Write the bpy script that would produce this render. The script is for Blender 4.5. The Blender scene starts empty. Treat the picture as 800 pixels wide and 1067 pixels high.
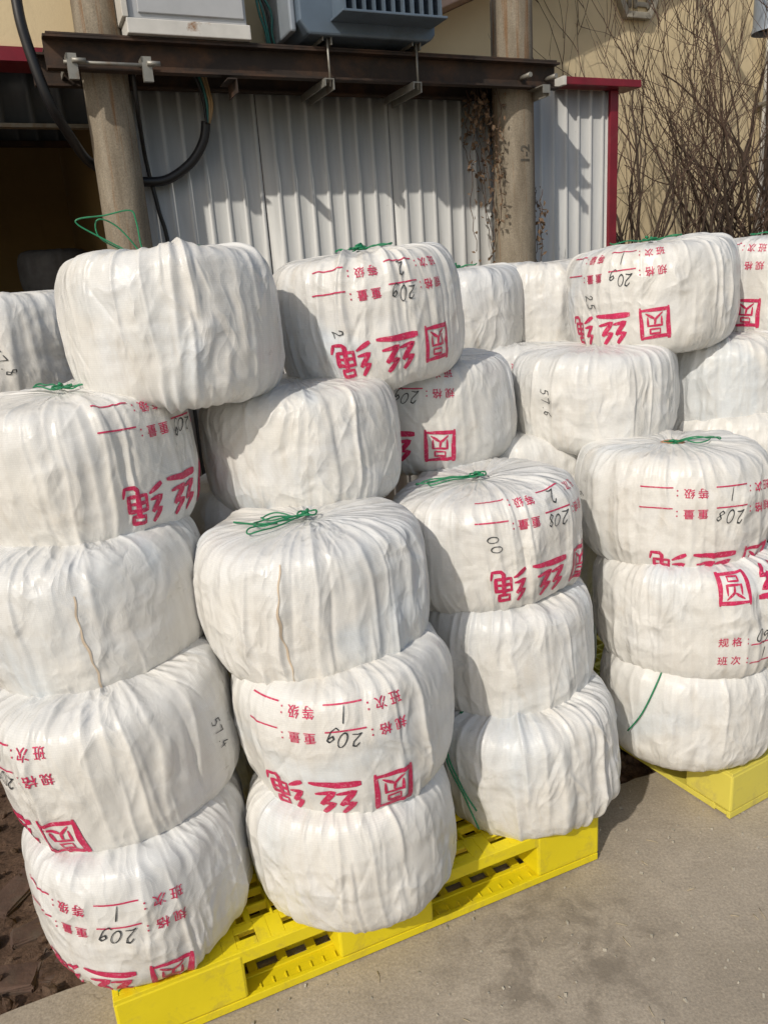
import bpy, bmesh, math, random
import numpy as np
from mathutils import Vector, Matrix, Euler
PI = math.pi
R_ = math.radians
rnd = random.Random(7)
scn = bpy.context.scene
COL = scn.collection

# ------------------------------------------------------------------ camera, world, sun, exposure
CAM_H, PITCH, ROLL = 1.5, 16.7, 4.1
cd = bpy.data.cameras.new('camera'); cam = bpy.data.objects.new('camera', cd); COL.objects.link(cam)
p, r = R_(PITCH), R_(ROLL)
F = Vector((0, math.cos(p), -math.sin(p))); U0 = Vector((0, math.sin(p), math.cos(p))); X0 = Vector((1, 0, 0))
RT = X0*math.cos(r) - U0*math.sin(r); UP = X0*math.sin(r) + U0*math.cos(r)
M = Matrix((RT, UP, -F)).transposed().to_4x4(); M.translation = Vector((0, 0, CAM_H))
cam.matrix_world = M
cd.sensor_fit = 'HORIZONTAL'; cd.sensor_width = 36; cd.lens = 36*801/800; cd.clip_end = 2000; cd.clip_start = .05
scn.camera = cam

SUN_AZ, SUN_EL = 58, 39          # direction of travel on the ground from +X, elevation
w = bpy.data.worlds.new('World'); scn.world = w; w.use_nodes = True
nt = w.node_tree; bg = nt.nodes['Background']
sky = nt.nodes.new('ShaderNodeTexSky'); sky.sky_type = 'NISHITA'; sky.sun_disc = False
trav = Vector((math.cos(R_(SUN_AZ))*math.cos(R_(SUN_EL)), math.sin(R_(SUN_AZ))*math.cos(R_(SUN_EL)), -math.sin(R_(SUN_EL))))
tosun = -trav
sky.sun_elevation = R_(SUN_EL); sky.sun_rotation = math.atan2(tosun.x, tosun.y)
sky.air_density = 1.3; sky.dust_density = 2.5; sky.ozone_density = 1.0
bg.inputs[1].default_value = .135
nt.links.new(sky.outputs[0], bg.inputs[0])
sl = bpy.data.lights.new('sun', 'SUN'); sl.energy = 3.6; sl.angle = R_(.8); sl.color = (1, .93, .82)
so = bpy.data.objects.new('sun', sl); COL.objects.link(so); so.rotation_euler = trav.to_track_quat('-Z', 'Y').to_euler(); so.location = (-6, -6, 12)
vs = scn.view_settings; vs.view_transform = 'Standard'; vs.look = 'None'; vs.gamma = 1; vs.use_curve_mapping = False; vs.exposure = -.46

# ------------------------------------------------------------------ helpers
class NT:
    """small node builder"""
    def __init__(s, name, rough=.5, metal=0., base=(.5, .5, .5), spec=.5):
        s.m = bpy.data.materials.new(name); s.m.use_nodes = True; s.t = s.m.node_tree
        s.b = s.t.nodes['Principled BSDF']
        s.b.inputs['Roughness'].default_value = rough; s.b.inputs['Metallic'].default_value = metal
        s.b.inputs['Base Color'].default_value = (*base, 1); s.b.inputs['Specular IOR Level'].default_value = spec
        s.tc = None
    def n(s, t, **k):
        o = s.t.nodes.new(t)
        for a, v in k.items(): setattr(o, a, v)
        return o
    def l(s, a, b): s.t.links.new(a, b)
    def co(s, kind='Object', scale=(1, 1, 1), rot=(0, 0, 0)):
        tc = s.n('ShaderNodeTexCoord'); mp = s.n('ShaderNodeMapping'); mp.inputs['Scale'].default_value = scale; mp.inputs['Rotation'].default_value = rot
        s.l(tc.outputs[kind], mp.inputs[0]); return mp.outputs[0]
    def noise(s, co, scale, detail=4, rough=.55, dist=0.):
        o = s.n('ShaderNodeTexNoise'); o.inputs['Scale'].default_value = scale; o.inputs['Detail'].default_value = detail
        o.inputs['Roughness'].default_value = rough; o.inputs['Distortion'].default_value = dist; s.l(co, o.inputs['Vector']); return o.outputs[0]
    def ramp(s, f, *stops):
        o = s.n('ShaderNodeValToRGB'); e = o.color_ramp.elements
        while len(e) < len(stops): e.new(.5)
        for i, (q, c) in enumerate(stops):
            e[i].position = q; e[i].color = (*c, 1) if not isinstance(c, float) else (c, c, c, 1)
        s.l(f, o.inputs[0]); return o.outputs[0]
    def mix(s, f, a, b, mode='MIX'):
        o = s.n('ShaderNodeMix', data_type='RGBA', blend_type=mode)
        for v, i in ((f, 0), (a, 6), (b, 7)):
            if isinstance(v, (int, float)): o.inputs[i].default_value = v
            elif isinstance(v, tuple): o.inputs[i].default_value = (*v, 1)
            else: s.l(v, o.inputs[i])
        return o.outputs[2]
    def math(s, op, a, b=0.):
        o = s.n('ShaderNodeMath', operation=op)
        for v, i in ((a, 0), (b, 1)):
            if isinstance(v, (int, float)): o.inputs[i].default_value = v
            else: s.l(v, o.inputs[i])
        return o.outputs[0]
    def col(s, c): s.l(c, s.b.inputs['Base Color']); return s
    def rgh(s, c): s.l(c, s.b.inputs['Roughness']); return s
    def bump(s, h, strength=.3, dist=.01, prev=None):
        o = s.n('ShaderNodeBump'); o.inputs['Strength'].default_value = strength; o.inputs['Distance'].default_value = dist
        s.l(h, o.inputs['Height'])
        if prev is not None: s.l(prev, o.inputs['Normal'])
        s.l(o.outputs[0], s.b.inputs['Normal']); return o.outputs[0]

def simple(name, base, rough=.5, metal=0., var=.25, scale=12, bump=0., coord='Object', dirt=None, dirt_t=(.55, .72)):
    k = NT(name, rough, metal, base); co = k.co(coord)
    f = k.noise(co, scale, 6, .6)
    lo = tuple(x*(1-var) for x in base); hi = tuple(min(1, x*(1+var)) for x in base)
    c = k.ramp(f, (.25, lo), (.75, hi))
    if dirt:
        g = k.noise(co, scale*.45, 8, .68, .4); c = k.mix(k.ramp(g, (dirt_t[0], 0.), (dirt_t[1], 1.)), c, dirt)
    k.col(c)
    if bump: k.bump(k.noise(co, scale*6, 6, .6), bump, .004)
    return k.m

def tag(o, label=None, cat=None, group=None, kind=None):
    for a, v in (('label', label), ('category', cat), ('group', group), ('kind', kind)):
        if v: o[a] = v
    return o
def empty(name, loc=(0, 0, 0), rz=0., label=None, cat=None, group=None):
    o = bpy.data.objects.new(name, None); COL.objects.link(o); o.location = loc; o.rotation_euler.z = rz; o.empty_display_size = .1
    return tag(o, label, cat, group)
def link(name, me, mat=None, parent=None):
    o = bpy.data.objects.new(name, me); COL.objects.link(o)
    if mat and not me.materials: me.materials.append(mat)
    if parent: o.parent = parent
    return o
def np_mesh(name, V, Fc, smooth=True, uv=None):
    """V (n,3) array; Fc (m,k) int array of equal-size faces"""
    me = bpy.data.meshes.new(name); V = np.asarray(V, np.float32); Fc = np.asarray(Fc, np.int32); m, k = Fc.shape
    me.vertices.add(len(V)); me.vertices.foreach_set('co', V.ravel())
    me.loops.add(m*k); me.loops.foreach_set('vertex_index', Fc.ravel())
    me.polygons.add(m); me.polygons.foreach_set('loop_start', np.arange(0, m*k, k, dtype=np.int32)); me.polygons.foreach_set('loop_total', np.full(m, k, np.int32))
    if smooth: me.polygons.foreach_set('use_smooth', np.ones(m, bool))
    if uv is not None:
        l = me.uv_layers.new(name='uv'); l.data.foreach_set('uv', np.asarray(uv, np.float32)[Fc.ravel()].ravel())
    me.update(calc_edges=True); me.validate(); return me
class MB:
    def __init__(s): s.bm = bmesh.new()
    def box(s, c, d, rot=None, bev=0.):
        r_ = bmesh.ops.create_cube(s.bm, size=1); vs_ = r_['verts']
        m = Matrix.Translation(c) @ (rot.to_4x4() if rot else Matrix.Identity(4)) @ Matrix.Diagonal((*d, 1))
        bmesh.ops.transform(s.bm, matrix=m, verts=vs_)
        if bev:
            es = list({e for v in vs_ for e in v.link_edges}); bmesh.ops.bevel(s.bm, geom=es, offset=bev, segments=2, affect='EDGES', profile=.6)
        return s
    def bb(s, x0, x1, y0, y1, z0, z1, bev=0.): return s.box(((x0+x1)/2, (y0+y1)/2, (z0+z1)/2), (x1-x0, y1-y0, z1-z0), None, bev)
    def tube(s, pts, rad, n=8, caps=True):
        pts = [Vector(q) for q in pts]; rs = rad if isinstance(rad, (list, tuple)) else [rad]*len(pts); rings = []
        t0 = (pts[1]-pts[0]).normalized(); a = t0.orthogonal().normalized()
        for i, q in enumerate(pts):
            t = (pts[min(i+1, len(pts)-1)]-pts[max(i-1, 0)])
            if t.length < 1e-9: t = t0
            t.normalize(); a = (a - t*a.dot(t))
            a = a.normalized() if a.length > 1e-6 else t.orthogonal().normalized()
            b = t.cross(a)
            rings.append([s.bm.verts.new(q+(a*math.cos(2*PI*k/n)+b*math.sin(2*PI*k/n))*rs[i]) for k in range(n)])
        for A, B in zip(rings, rings[1:]):
            for k in range(n): s.bm.faces.new((A[k], A[(k+1) % n], B[(k+1) % n], B[k])).smooth = True
        if caps: s.bm.faces.new(rings[0][::-1]); s.bm.faces.new(rings[-1])
        return s
    def prism(s, poly, y0, y1, axes='xz'):
        """poly in two axes extruded along the third"""
        def P(a, b, t): return {'xz': (a, t, b), 'xy': (a, b, t), 'yz': (t, a, b)}[axes]
        A = [s.bm.verts.new(P(a, b, y0)) for a, b in poly]; B = [s.bm.verts.new(P(a, b, y1)) for a, b in poly]
        n = len(poly); fs = [s.bm.faces.new(A), s.bm.faces.new(B[::-1])]
        for i in range(n): fs.append(s.bm.faces.new((A[i], B[i], B[(i+1) % n], A[(i+1) % n])))
        return s
    def build(s, name, mat, parent=None, bev=0.):
        bmesh.ops.recalc_face_normals(s.bm, faces=s.bm.faces)
        me = bpy.data.meshes.new(name); s.bm.to_mesh(me); s.bm.free()
        o = link(name, me, mat, parent)
        if bev:
            b = o.modifiers.new('bevel', 'BEVEL'); b.width = bev; b.segments = 2; b.limit_method = 'ANGLE'; b.angle_limit = R_(40)
        return o
def catmull(pts, n=8):
    pts = [Vector(q) for q in pts]; out = []
    for i in range(len(pts)-1):
        p0, p1, p2, p3 = pts[max(i-1, 0)], pts[i], pts[i+1], pts[min(i+2, len(pts)-1)]
        for k in range(n):
            t = k/n
            out.append(.5*((2*p1)+(p2-p0)*t+(2*p0-5*p1+4*p2-p3)*t*t+(3*p1-p0-3*p2+p3)*t**3))
    out.append(pts[-1]); return out

def text_arrays(body, bold=0., res=3):
    cu = bpy.data.curves.new('t', 'FONT'); cu.body = body; cu.size = 1; cu.offset = bold; cu.resolution_u = res
    o = bpy.data.objects.new('t', cu); COL.objects.link(o); dg = bpy.context.evaluated_depsgraph_get(); dg.update()
    me = bpy.data.meshes.new_from_object(o.evaluated_get(dg)); bm = bmesh.new(); bm.from_mesh(me)
    bpy.data.objects.remove(o); bpy.data.curves.remove(cu); bpy.data.meshes.remove(me)
    return bm
def split_arrays(bm, mx):
    for _ in range(6):
        bmesh.ops.triangulate(bm, faces=bm.faces[:]); es = [e for e in bm.edges if e.calc_length() > mx]
        if not es: break
        bmesh.ops.subdivide_edges(bm, edges=es, cuts=1)
    bmesh.ops.triangulate(bm, faces=bm.faces[:]); bmesh.ops.remove_doubles(bm, verts=bm.verts[:], dist=1e-5)
    bm.verts.index_update(); V = np.array([v.co[:2] for v in bm.verts]); T = np.array([[v.index for v in f.verts] for f in bm.faces]); bm.free(); return V, T
# wall frame: s along the shed wall, w away from the camera, z up
WY = R_(24)
def WP(s, w_, z=0.): return Vector((s*math.cos(WY)-w_*math.sin(WY), s*math.sin(WY)+w_*math.cos(WY), z))
def wroot(name, s, w_, z, label, cat, group=None):
    return empty(name, WP(s, w_, z), WY, label, cat, group)
WPOLE = 4.316; WW = WPOLE+.168

# ------------------------------------------------------------------ materials
def m_sack():
    k = NT('woven_sack', .42, 0, (.8, .79, .76), .45)
    oi = k.n('ShaderNodeObjectInfo')
    tc = k.n('ShaderNodeTexCoord'); off = k.n('ShaderNodeVectorMath', operation='ADD'); k.l(tc.outputs['UV'], off.inputs[0])
    cmb = k.n('ShaderNodeCombineXYZ'); k.l(k.math('MULTIPLY', oi.outputs['Random'], 37.), cmb.inputs[0]); k.l(k.math('MULTIPLY', oi.outputs['Random'], 91.), cmb.inputs[1]); k.l(cmb.outputs[0], off.inputs[1])
    def sc(x, y):
        mp = k.n('ShaderNodeMapping'); mp.inputs['Scale'].default_value = (x, y, 1); k.l(off.outputs[0], mp.inputs[0]); return mp.outputs[0]
    big = k.noise(sc(1, 1), 5, 3, .5, .6)
    c = k.ramp(big, (.3, (.73, .715, .675)), (.55, (.765, .755, .725)), (.72, (.73, .735, .735)))
    blue = k.noise(sc(1, .8), 3.1, 2, .45, .8)
    c = k.mix(k.ramp(blue, (.58, 0.), (.70, .55)), c, (.60, .67, .74))
    dirt = k.noise(sc(1.6, .7), 9, 7, .66, .5)
    c = k.mix(k.ramp(dirt, (.56, 0.), (.76, .6)), c, (.55, .49, .40))
    streak = k.noise(sc(16, 1.1), 2.2, 4, .55)
    c = k.mix(k.ramp(streak, (.35, .3), (.55, 0.)), c, (.58, .55, .50))
    band = k.noise(sc(.7, 26), 2.0, 3, .5)
    c = k.mix(k.ramp(band, (.5, 0.), (.72, .20)), c, (.64, .625, .585))
    sep = k.n('ShaderNodeSeparateXYZ'); k.l(tc.outputs['UV'], sep.inputs[0])
    edge = k.math('ADD', sep.outputs[1], k.math('MULTIPLY', k.math('SUBTRACT', k.noise(sc(1, .6), 4.5, 4, .6, .3), .5), .30))
    zone = k.ramp(edge, (.27, 1.), (.345, 0.)); pick = k.ramp(k.noise(sc(.5, .3), 2.6, 2), (.42, 0.), (.62, .55))
    c = k.mix(k.math('MULTIPLY', zone, pick), c, (.655, .675, .69))
    fold_edge = k.ramp(edge, (.318, 0.), (.330, 1.), (.352, 0.)); c = k.mix(k.math('MULTIPLY', fold_edge, k.math('MULTIPLY', pick, .35)), c, (.82, .81, .79))
    wc = k.n('ShaderNodeTexBrick'); wc.inputs['Scale'].default_value = 1.; k.l(sc(300, 240), wc.inputs['Vector']); wc.inputs['Mortar Size'].default_value = .1; wc.inputs['Brick Width'].default_value = 1.; wc.inputs['Row Height'].default_value = 1.
    wc.inputs['Color1'].default_value = (1, 1, 1, 1); wc.inputs['Color2'].default_value = (.93, .93, .93, 1); wc.inputs['Mortar'].default_value = (.86, .86, .86, 1)
    c = k.mix(.7, c, wc.outputs[0], 'MULTIPLY')
    gr = k.noise(sc(1, 1.3), 4.2, 8, .7, .4); c = k.mix(k.ramp(gr, (.56, 0.), (.70, .28)), c, (.50, .48, .45))
    k.col(c)
    # tape weave, creases
    wv = k.n('ShaderNodeTexBrick'); wv.inputs['Scale'].default_value = 1.; k.l(sc(260, 260), wv.inputs['Vector'])
    wv.inputs['Mortar Size'].default_value = .12; wv.inputs['Color1'].default_value = (1, 1, 1, 1); wv.inputs['Color2'].default_value = (.7, .7, .7, 1); wv.inputs['Mortar'].default_value = (0, 0, 0, 1)
    wv.inputs['Brick Width'].default_value = 1.; wv.inputs['Row Height'].default_value = 1.
    n1 = k.bump(wv.outputs[0], .3, .0007)
    cr = k.n('ShaderNodeTexNoise', noise_type='RIDGED_MULTIFRACTAL'); cr.inputs['Scale'].default_value = 5; cr.inputs['Detail'].default_value = 7; k.l(sc(4.5, .8), cr.inputs['Vector'])
    pm = k.ramp(k.noise(sc(1, 1), 3.3, 3, .55, .5), (.38, .12), (.62, 1.))
    pl = k.n('ShaderNodeTexNoise', noise_type='RIDGED_MULTIFRACTAL'); pl.inputs['Scale'].default_value = 2.2; pl.inputs['Detail'].default_value = 3; k.l(sc(17, .9), pl.inputs['Vector'])
    ends = k.ramp(sep.outputs[1], (.05, 1.), (.36, .22), (.55, .3), (.70, .9))
    n1 = k.bump(k.math('MULTIPLY', pl.outputs[0], ends), .34, .006, n1)
    n2 = k.bump(k.math('MULTIPLY', cr.outputs[0], pm), .60, .010, n1)
    cr2 = k.noise(sc(1.2, 1.), 38, 5, .6, 1.2)
    n3 = k.bump(k.math('MULTIPLY', cr2, pm), .4, .004, n2)
    wr = k.n('ShaderNodeTexVoronoi', feature='DISTANCE_TO_EDGE'); wr.inputs['Scale'].default_value = 9; dsv = k.n('ShaderNodeVectorMath', operation='ADD'); nz_ = k.n('ShaderNodeTexNoise'); nz_.inputs['Scale'].default_value = 6; k.l(sc(1, 1), nz_.inputs['Vector']); sv = k.n('ShaderNodeVectorMath', operation='SCALE'); sv.inputs['Scale'].default_value = .35; k.l(nz_.outputs[1], sv.inputs[0]); k.l(sc(2.2, .8), dsv.inputs[0]); k.l(sv.outputs[0], dsv.inputs[1]); k.l(dsv.outputs[0], wr.inputs['Vector'])
    f1 = k.n('ShaderNodeTexVoronoi', feature='F1'); f1.inputs['Scale'].default_value = 8; k.l(dsv.outputs[0], f1.inputs['Vector'])
    f2 = k.n('ShaderNodeTexVoronoi', feature='F1'); f2.inputs['Scale'].default_value = 19; k.l(dsv.outputs[0], f2.inputs['Vector'])
    pm2 = k.ramp(k.noise(sc(1, 1), 4.1, 3, .55, .5), (.36, .15), (.62, 1.))
    n4 = k.bump(k.math('MULTIPLY', f1.outputs['Distance'], pm2), .55, .020, n3)
    k.bump(k.math('MULTIPLY', f2.outputs['Distance'], pm2), .40, .008, n4)
    k.rgh(k.ramp(k.noise(sc(1, 1), 14, 3), (.3, .25), (.7, .43)))
    return k.m
M = {}
M['sack'] = m_sack()
k = NT('red_print_ink', .5, 0, (.62, .03, .12)); co_ = k.co('Object'); c_ = k.ramp(k.noise(co_, 60, 4, .6), (.3, (.46, .014, .07)), (.7, (.60, .022, .11)))
c_ = k.mix(k.ramp(k.noise(co_, 170, 5, .75), (.55, 0.), (.68, .65)), c_, (.74, .45, .50)); k.col(c_); M['red_ink'] = k.m
k = NT('black_marker', .5); co_ = k.co('Object'); k.col(k.mix(k.ramp(k.noise(co_, 120, 5, .7), (.56, 0.), (.72, .6)), (.025, .03, .035), (.36, .36, .37))); M['ink'] = k.m
M['faded_paint'] = simple('faded_dark_paint', (.085, .075, .06), .8, 0, .5, 60)
M['dim_sack'] = simple('sack_with_bay_shade', (.10, .10, .105), .7, 0, .3, 12, .3)  # dark sack copy: gloom of the store bay put into the colour
M['stain'] = simple('brown_seam_stain', (.60, .49, .37), .7, 0, .15, 50)
M['cord'] = simple('green_twine', (.012, .20, .085), .45, 0, .3, 80)
M['rope'] = simple('orange_rope_inside', (.42, .22, .12), .8, 0, .35, 60, .5)

def m_pallet(name, base, dirtc, rough=.42):
    k = NT(name, rough, 0, base); co = k.co('Object')
    f = k.noise(co, 7, 5, .55); c = k.ramp(f, (.3, tuple(x*.9 for x in base)), (.7, base))
    d = k.noise(co, 16, 9, .72, .5); c = k.mix(k.ramp(d, (.52, 0.), (.76, .7)), c, dirtc)
    sf = k.noise(k.co('Object', (6, 6, 40)), 2.2, 7, .7); c = k.mix(k.ramp(sf, (.66, 0.), (.74, .35)), c, (.10, .08, .03))
    sc_ = k.noise(k.co('Object', (3, 60, 60)), 3, 4, .6); c = k.mix(k.ramp(sc_, (.66, 0.), (.76, .35)), c, tuple(x*.5 for x in base))
    k.col(c); k.rgh(k.ramp(f, (.3, rough-.08), (.7, rough+.15))); k.bump(k.noise(co, 130, 4, .6), .15, .002); return k.m
M['pallet'] = m_pallet('yellow_plastic', (.82, .67, .010), (.42, .32, .06))
M['pallet_pale'] = m_pallet('faded_yellow_plastic', (.72, .63, .10), (.40, .33, .13))

def m_concrete():
    k = NT('concrete_ground', .88, 0, (.3, .28, .25), .25); co = k.co('Object')
    a = k.noise(co, 1.3, 6, .6, .4); c = k.ramp(a, (.3, (.30, .257, .20)), (.55, (.405, .35, .28)), (.75, (.495, .43, .345)))
    b = k.noise(co, 9, 8, .72, .3); c = k.mix(k.ramp(b, (.35, .55), (.6, 0.)), c, (.29, .25, .20))
    g = k.noise(co, 150, 3, .7); c = k.mix(.34, c, k.ramp(g, (.3, (.2, .19, .18)), (.5, (.5, .5, .5)), (.72, (.9, .88, .84))), 'OVERLAY')
    lt = k.noise(co, 24, 8, .75); c = k.mix(k.ramp(lt, (.62, 0.), (.76, .55)), c, (.60, .545, .46))
    # damp dark blotch patches near the front pallet
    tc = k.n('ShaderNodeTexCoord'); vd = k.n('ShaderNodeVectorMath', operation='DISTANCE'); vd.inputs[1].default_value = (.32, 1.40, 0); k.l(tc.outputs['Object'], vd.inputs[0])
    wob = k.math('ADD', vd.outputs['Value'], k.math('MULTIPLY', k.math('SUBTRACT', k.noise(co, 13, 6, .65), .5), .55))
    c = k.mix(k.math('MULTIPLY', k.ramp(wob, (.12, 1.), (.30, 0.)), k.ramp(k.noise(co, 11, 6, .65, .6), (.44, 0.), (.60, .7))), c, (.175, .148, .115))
    ck = k.n('ShaderNodeTexVoronoi', feature='DISTANCE_TO_EDGE'); ck.inputs['Scale'].default_value = .9; dn = k.n('ShaderNodeTexNoise'); dn.inputs['Scale'].default_value = 5; dn.inputs['Detail'].default_value = 8; k.l(co, dn.inputs['Vector'])
    sv = k.n('ShaderNodeVectorMath', operation='SCALE'); sv.inputs['Scale'].default_value = .35; k.l(dn.outputs[1], sv.inputs[0]); av = k.n('ShaderNodeVectorMath', operation='ADD'); k.l(co, av.inputs[0]); k.l(sv.outputs[0], av.inputs[1]); k.l(av.outputs[0], ck.inputs['Vector'])
    crk = k.math('MULTIPLY', k.ramp(ck.outputs[0], (.0, 1.), (.006, 0.)), k.ramp(k.noise(co, 2.3, 3), (.56, 0.), (.66, .5)))
    c = k.mix(crk, c, (.12, .10, .08)); k.col(c)
    n1 = k.bump(k.noise(co, 260, 4, .7), .22, .003); n2 = k.bump(k.noise(co, 18, 7, .65), .35, .012, n1); k.bump(k.math('SUBTRACT', 1., crk), .5, .004, n2); return k.m
M['concrete'] = m_concrete()
def m_dirt():
    k = NT('dirt', .95, 0, (.1, .07, .05), .2); co = k.co('Object')
    a = k.noise(co, 7, 8, .65, .5); c = k.ramp(a, (.28, (.045, .03, .022)), (.5, (.115, .072, .05)), (.72, (.19, .135, .095)))
    g = k.noise(co, 90, 5, .7); c = k.mix(.5, c, k.ramp(g, (.3, (.1, .1, .1)), (.7, (.85, .82, .78))), 'OVERLAY')
    k.col(c); n1 = k.bump(k.noise(co, 160, 6, .7), .5, .006); k.bump(k.noise(co, 22, 8, .7, .6), .6, .03, n1); return k.m
M['dirt'] = m_dirt()
M['brick'] = simple('worn_brick', (.105, .062, .045), .92, 0, .4, 14, .6, dirt=(.10, .075, .055), dirt_t=(.45, .6))

def m_plaster(name, base):
    k = NT(name, .85, 0, base, .3); co = k.co('Object')
    a = k.noise(co, 1.4, 6, .6, .3); c = k.ramp(a, (.3, tuple(x*.88 for x in base)), (.7, tuple(min(1, x*1.05) for x in base)))
    st = k.noise(k.co('Object', (5, 5, .5)), 2.2, 6, .65); c = k.mix(k.ramp(st, (.58, 0.), (.78, .4)), c, tuple(x*.62 for x in base))
    k.col(c); k.bump(k.noise(co, 60, 6, .65), .2, .006); return k.m
M['cream'] = m_plaster('cream_plaster', (.74, .61, .39))
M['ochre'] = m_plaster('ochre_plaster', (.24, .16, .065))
M['pinkish'] = m_plaster('pink_eave_plaster', (.48, .34, .27))

def m_sheet(name, base, rust=.3, rough=.45):
    k = NT(name, rough, .0, base, .5); co = k.co('Object')
    a = k.noise(k.co('Object', (9, 9, .7)), 2.5, 5, .6); c = k.ramp(a, (.3, tuple(x*.84 for x in base)), (.7, base))
    d = k.noise(k.co('Object', (22, 22, .9)), 2.4, 8, .7); c = k.mix(k.ramp(d, (.58, 0.), (.80, .6*rust*2)), c, (.23, .20, .17))
    sp = k.noise(co, 55, 4, .6); c = k.mix(k.ramp(sp, (.70, 0.), (.76, rust)), c, (.09, .07, .055))
    k.col(c); k.bump(k.noise(co, 6, 3, .5), .10, .02); return k.m
M['sheet'] = m_sheet('white_ribbed_sheet', (.53, .535, .525), .4)
M['dark_sheet'] = m_sheet('blue_grey_sheet', (.085, .105, .13), .25)
M['red_trim'] = simple('red_painted_flashing', (.19, .010, .022), .4, 0, .25, 8, dirt=(.18, .03, .035))
M['white_metal'] = simple('pale_flashing', (.62, .60, .55), .5, 0, .2, 9, dirt=(.30, .24, .17))

def m_pole():
    k = NT('concrete_pole', .85, 0, (.3, .26, .21), .25); co = k.co('Object')
    a = k.noise(k.co('Object', (3, 3, .8)), 3, 7, .65, .4); c = k.ramp(a, (.3, (.15, .123, .092)), (.5, (.235, .2, .152)), (.7, (.32, .28, .22)))
    rs = k.noise(k.co('Object', (14, 14, .55)), 2, 5, .6); c = k.mix(k.ramp(rs, (.545, 0.), (.66, .75)), c, (.20, .10, .04))
    g = k.noise(co, 140, 4, .7); c = k.mix(.35, c, k.ramp(g, (.3, (.15, .15, .15)), (.7, (.85, .85, .85))), 'OVERLAY')
    k.col(c); k.bump(k.noise(co, 70, 7, .7), .35, .008); return k.m
M['pole'] = m_pole()
M['dark_steel'] = simple('rusty_dark_steel', (.030, .020, .015), .75, 0, .4, 9, .3, dirt=(.085, .042, .022), dirt_t=(.47, .66))
M['galv'] = simple('galvanised_steel', (.30, .29, .26), .5, .5, .25, 12, .1, dirt=(.23, .15, .09), dirt_t=(.55, .7))
M['cabinet'] = simple('light_grey_cabinet', (.43, .445, .465), .42, 0, .1, 6, 0, dirt=(.36, .34, .31), dirt_t=(.62, .8))
M['cab_rust'] = simple('cabinet_base_paint', (.62, .61, .58), .55, 0, .12, 10, 0, dirt=(.27, .15, .075), dirt_t=(.56, .64))
M['trafo'] = simple('blue_grey_enamel', (.115, .155, .205), .38, .1, .15, 5, .05, dirt=(.075, .09, .105), dirt_t=(.55, .75))
M['rubber'] = simple('black_cable', (.012, .012, .014), .45, 0, .3, 20)
M['wire_tan'] = simple('tan_wire', (.33, .22, .11), .5)
M['wire_teal'] = simple('teal_wire', (.02, .13, .12), .5)
M['bark'] = simple('dark_bark', (.060, .040, .028), .9, 0, .45, 40, .5)
M['twig'] = simple('brown_twig', (.095, .058, .040), .85, 0, .4, 30)
M['dry_leaf'] = simple('dry_brown_leaf', (.15, .095, .055), .8, 0, .5, 30)
M['straw'] = simple('pale_straw', (.5, .42, .28), .8, 0, .3, 50)
M['stone'] = simple('grey_stone_relief', (.36, .33, .27), .85, 0, .3, 12, .3)
M['pipe'] = simple('white_plastic_pipe', (.66, .66, .64), .4, 0, .1, 6)
M['drum'] = simple('grey_lacquered_metal', (.30, .34, .39), .4, .2, .15, 6)
M['black_in'] = simple('dark_underside', (.02, .02, .022), .7)

# ------------------------------------------------------------------ ground
def dirt_ground():
    me = MB(); S = 300
    for q in [(-S, -S), (S, -S), (S, S), (-S, S)]: me.bm.verts.new((q[0], q[1], -.075))
    me.bm.faces.new(me.bm.verts[:]); tag(me.build('ground', M['dirt']), kind='structure')
# noise used for the bales and the dirt
def make_noise(seed):
    rs = np.random.RandomState(seed); ang = rs.rand(256, 256)*2*PI; gx, gy = np.cos(ang), np.sin(ang)
    def pn(u, v, nu, off=0):
        x = np.asarray(u)*nu; y = np.asarray(v)+off*17.37; xi = np.floor(x).astype(int); yi = np.floor(y).astype(int); xf = x-xi; yf = y-yi
        def g(a, b, dx, dy):
            a = (a % nu + off*29) % 256; b = b % 256; return gx[a, b]*dx+gy[a, b]*dy
        sx = xf**3*(xf*(xf*6-15)+10); sy = yf**3*(yf*(yf*6-15)+10)
        n0 = g(xi, yi, xf, yf)*(1-sx)+g(xi+1, yi, xf-1, yf)*sx
        n1 = g(xi, yi+1, xf, yf-1)*(1-sx)+g(xi+1, yi+1, xf-1, yf-1)*sx
        return (n0*(1-sy)+n1*sy)*1.5
    return pn
PN = make_noise(3)
EDGE_A = Vector((-.93, 1.332, 0)); EDGE_D = Vector((math.cos(R_(22)), math.sin(R_(22)), 0)); EDGE_N = Vector((-EDGE_D.y, EDGE_D.x, 0))
def near_dirt():
    n, m = 420, 190; a = np.linspace(-3, 4.2, n); b = np.linspace(-.25, 3.0, m); A, B = np.meshgrid(a, b, indexing='ij')
    x = EDGE_A.x+EDGE_D.x*A+EDGE_N.x*B; y = EDGE_A.y+EDGE_D.y*A+EDGE_N.y*B
    q = lambda s, o: PN(x*s/64+.3, y*s, 64, o)
    z = .014*q(3, 1)+.014*np.abs(q(8, 2))+.009*np.abs(q(19, 3))+.004*q(45, 4)-.024
    z = np.where(B < .02, np.minimum(z, -.012), z)
    V = np.stack([x, y, z], -1).reshape(-1, 3); i = np.arange(n-1)[:, None]*m+np.arange(m-1)[None]
    Fc = np.stack([i, i+m, i+m+1, i+1], -1).reshape(-1, 4)
    tag(link('dirt_strip', np_mesh('dirt_strip', V, Fc), M['dirt']), kind='structure')
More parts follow.
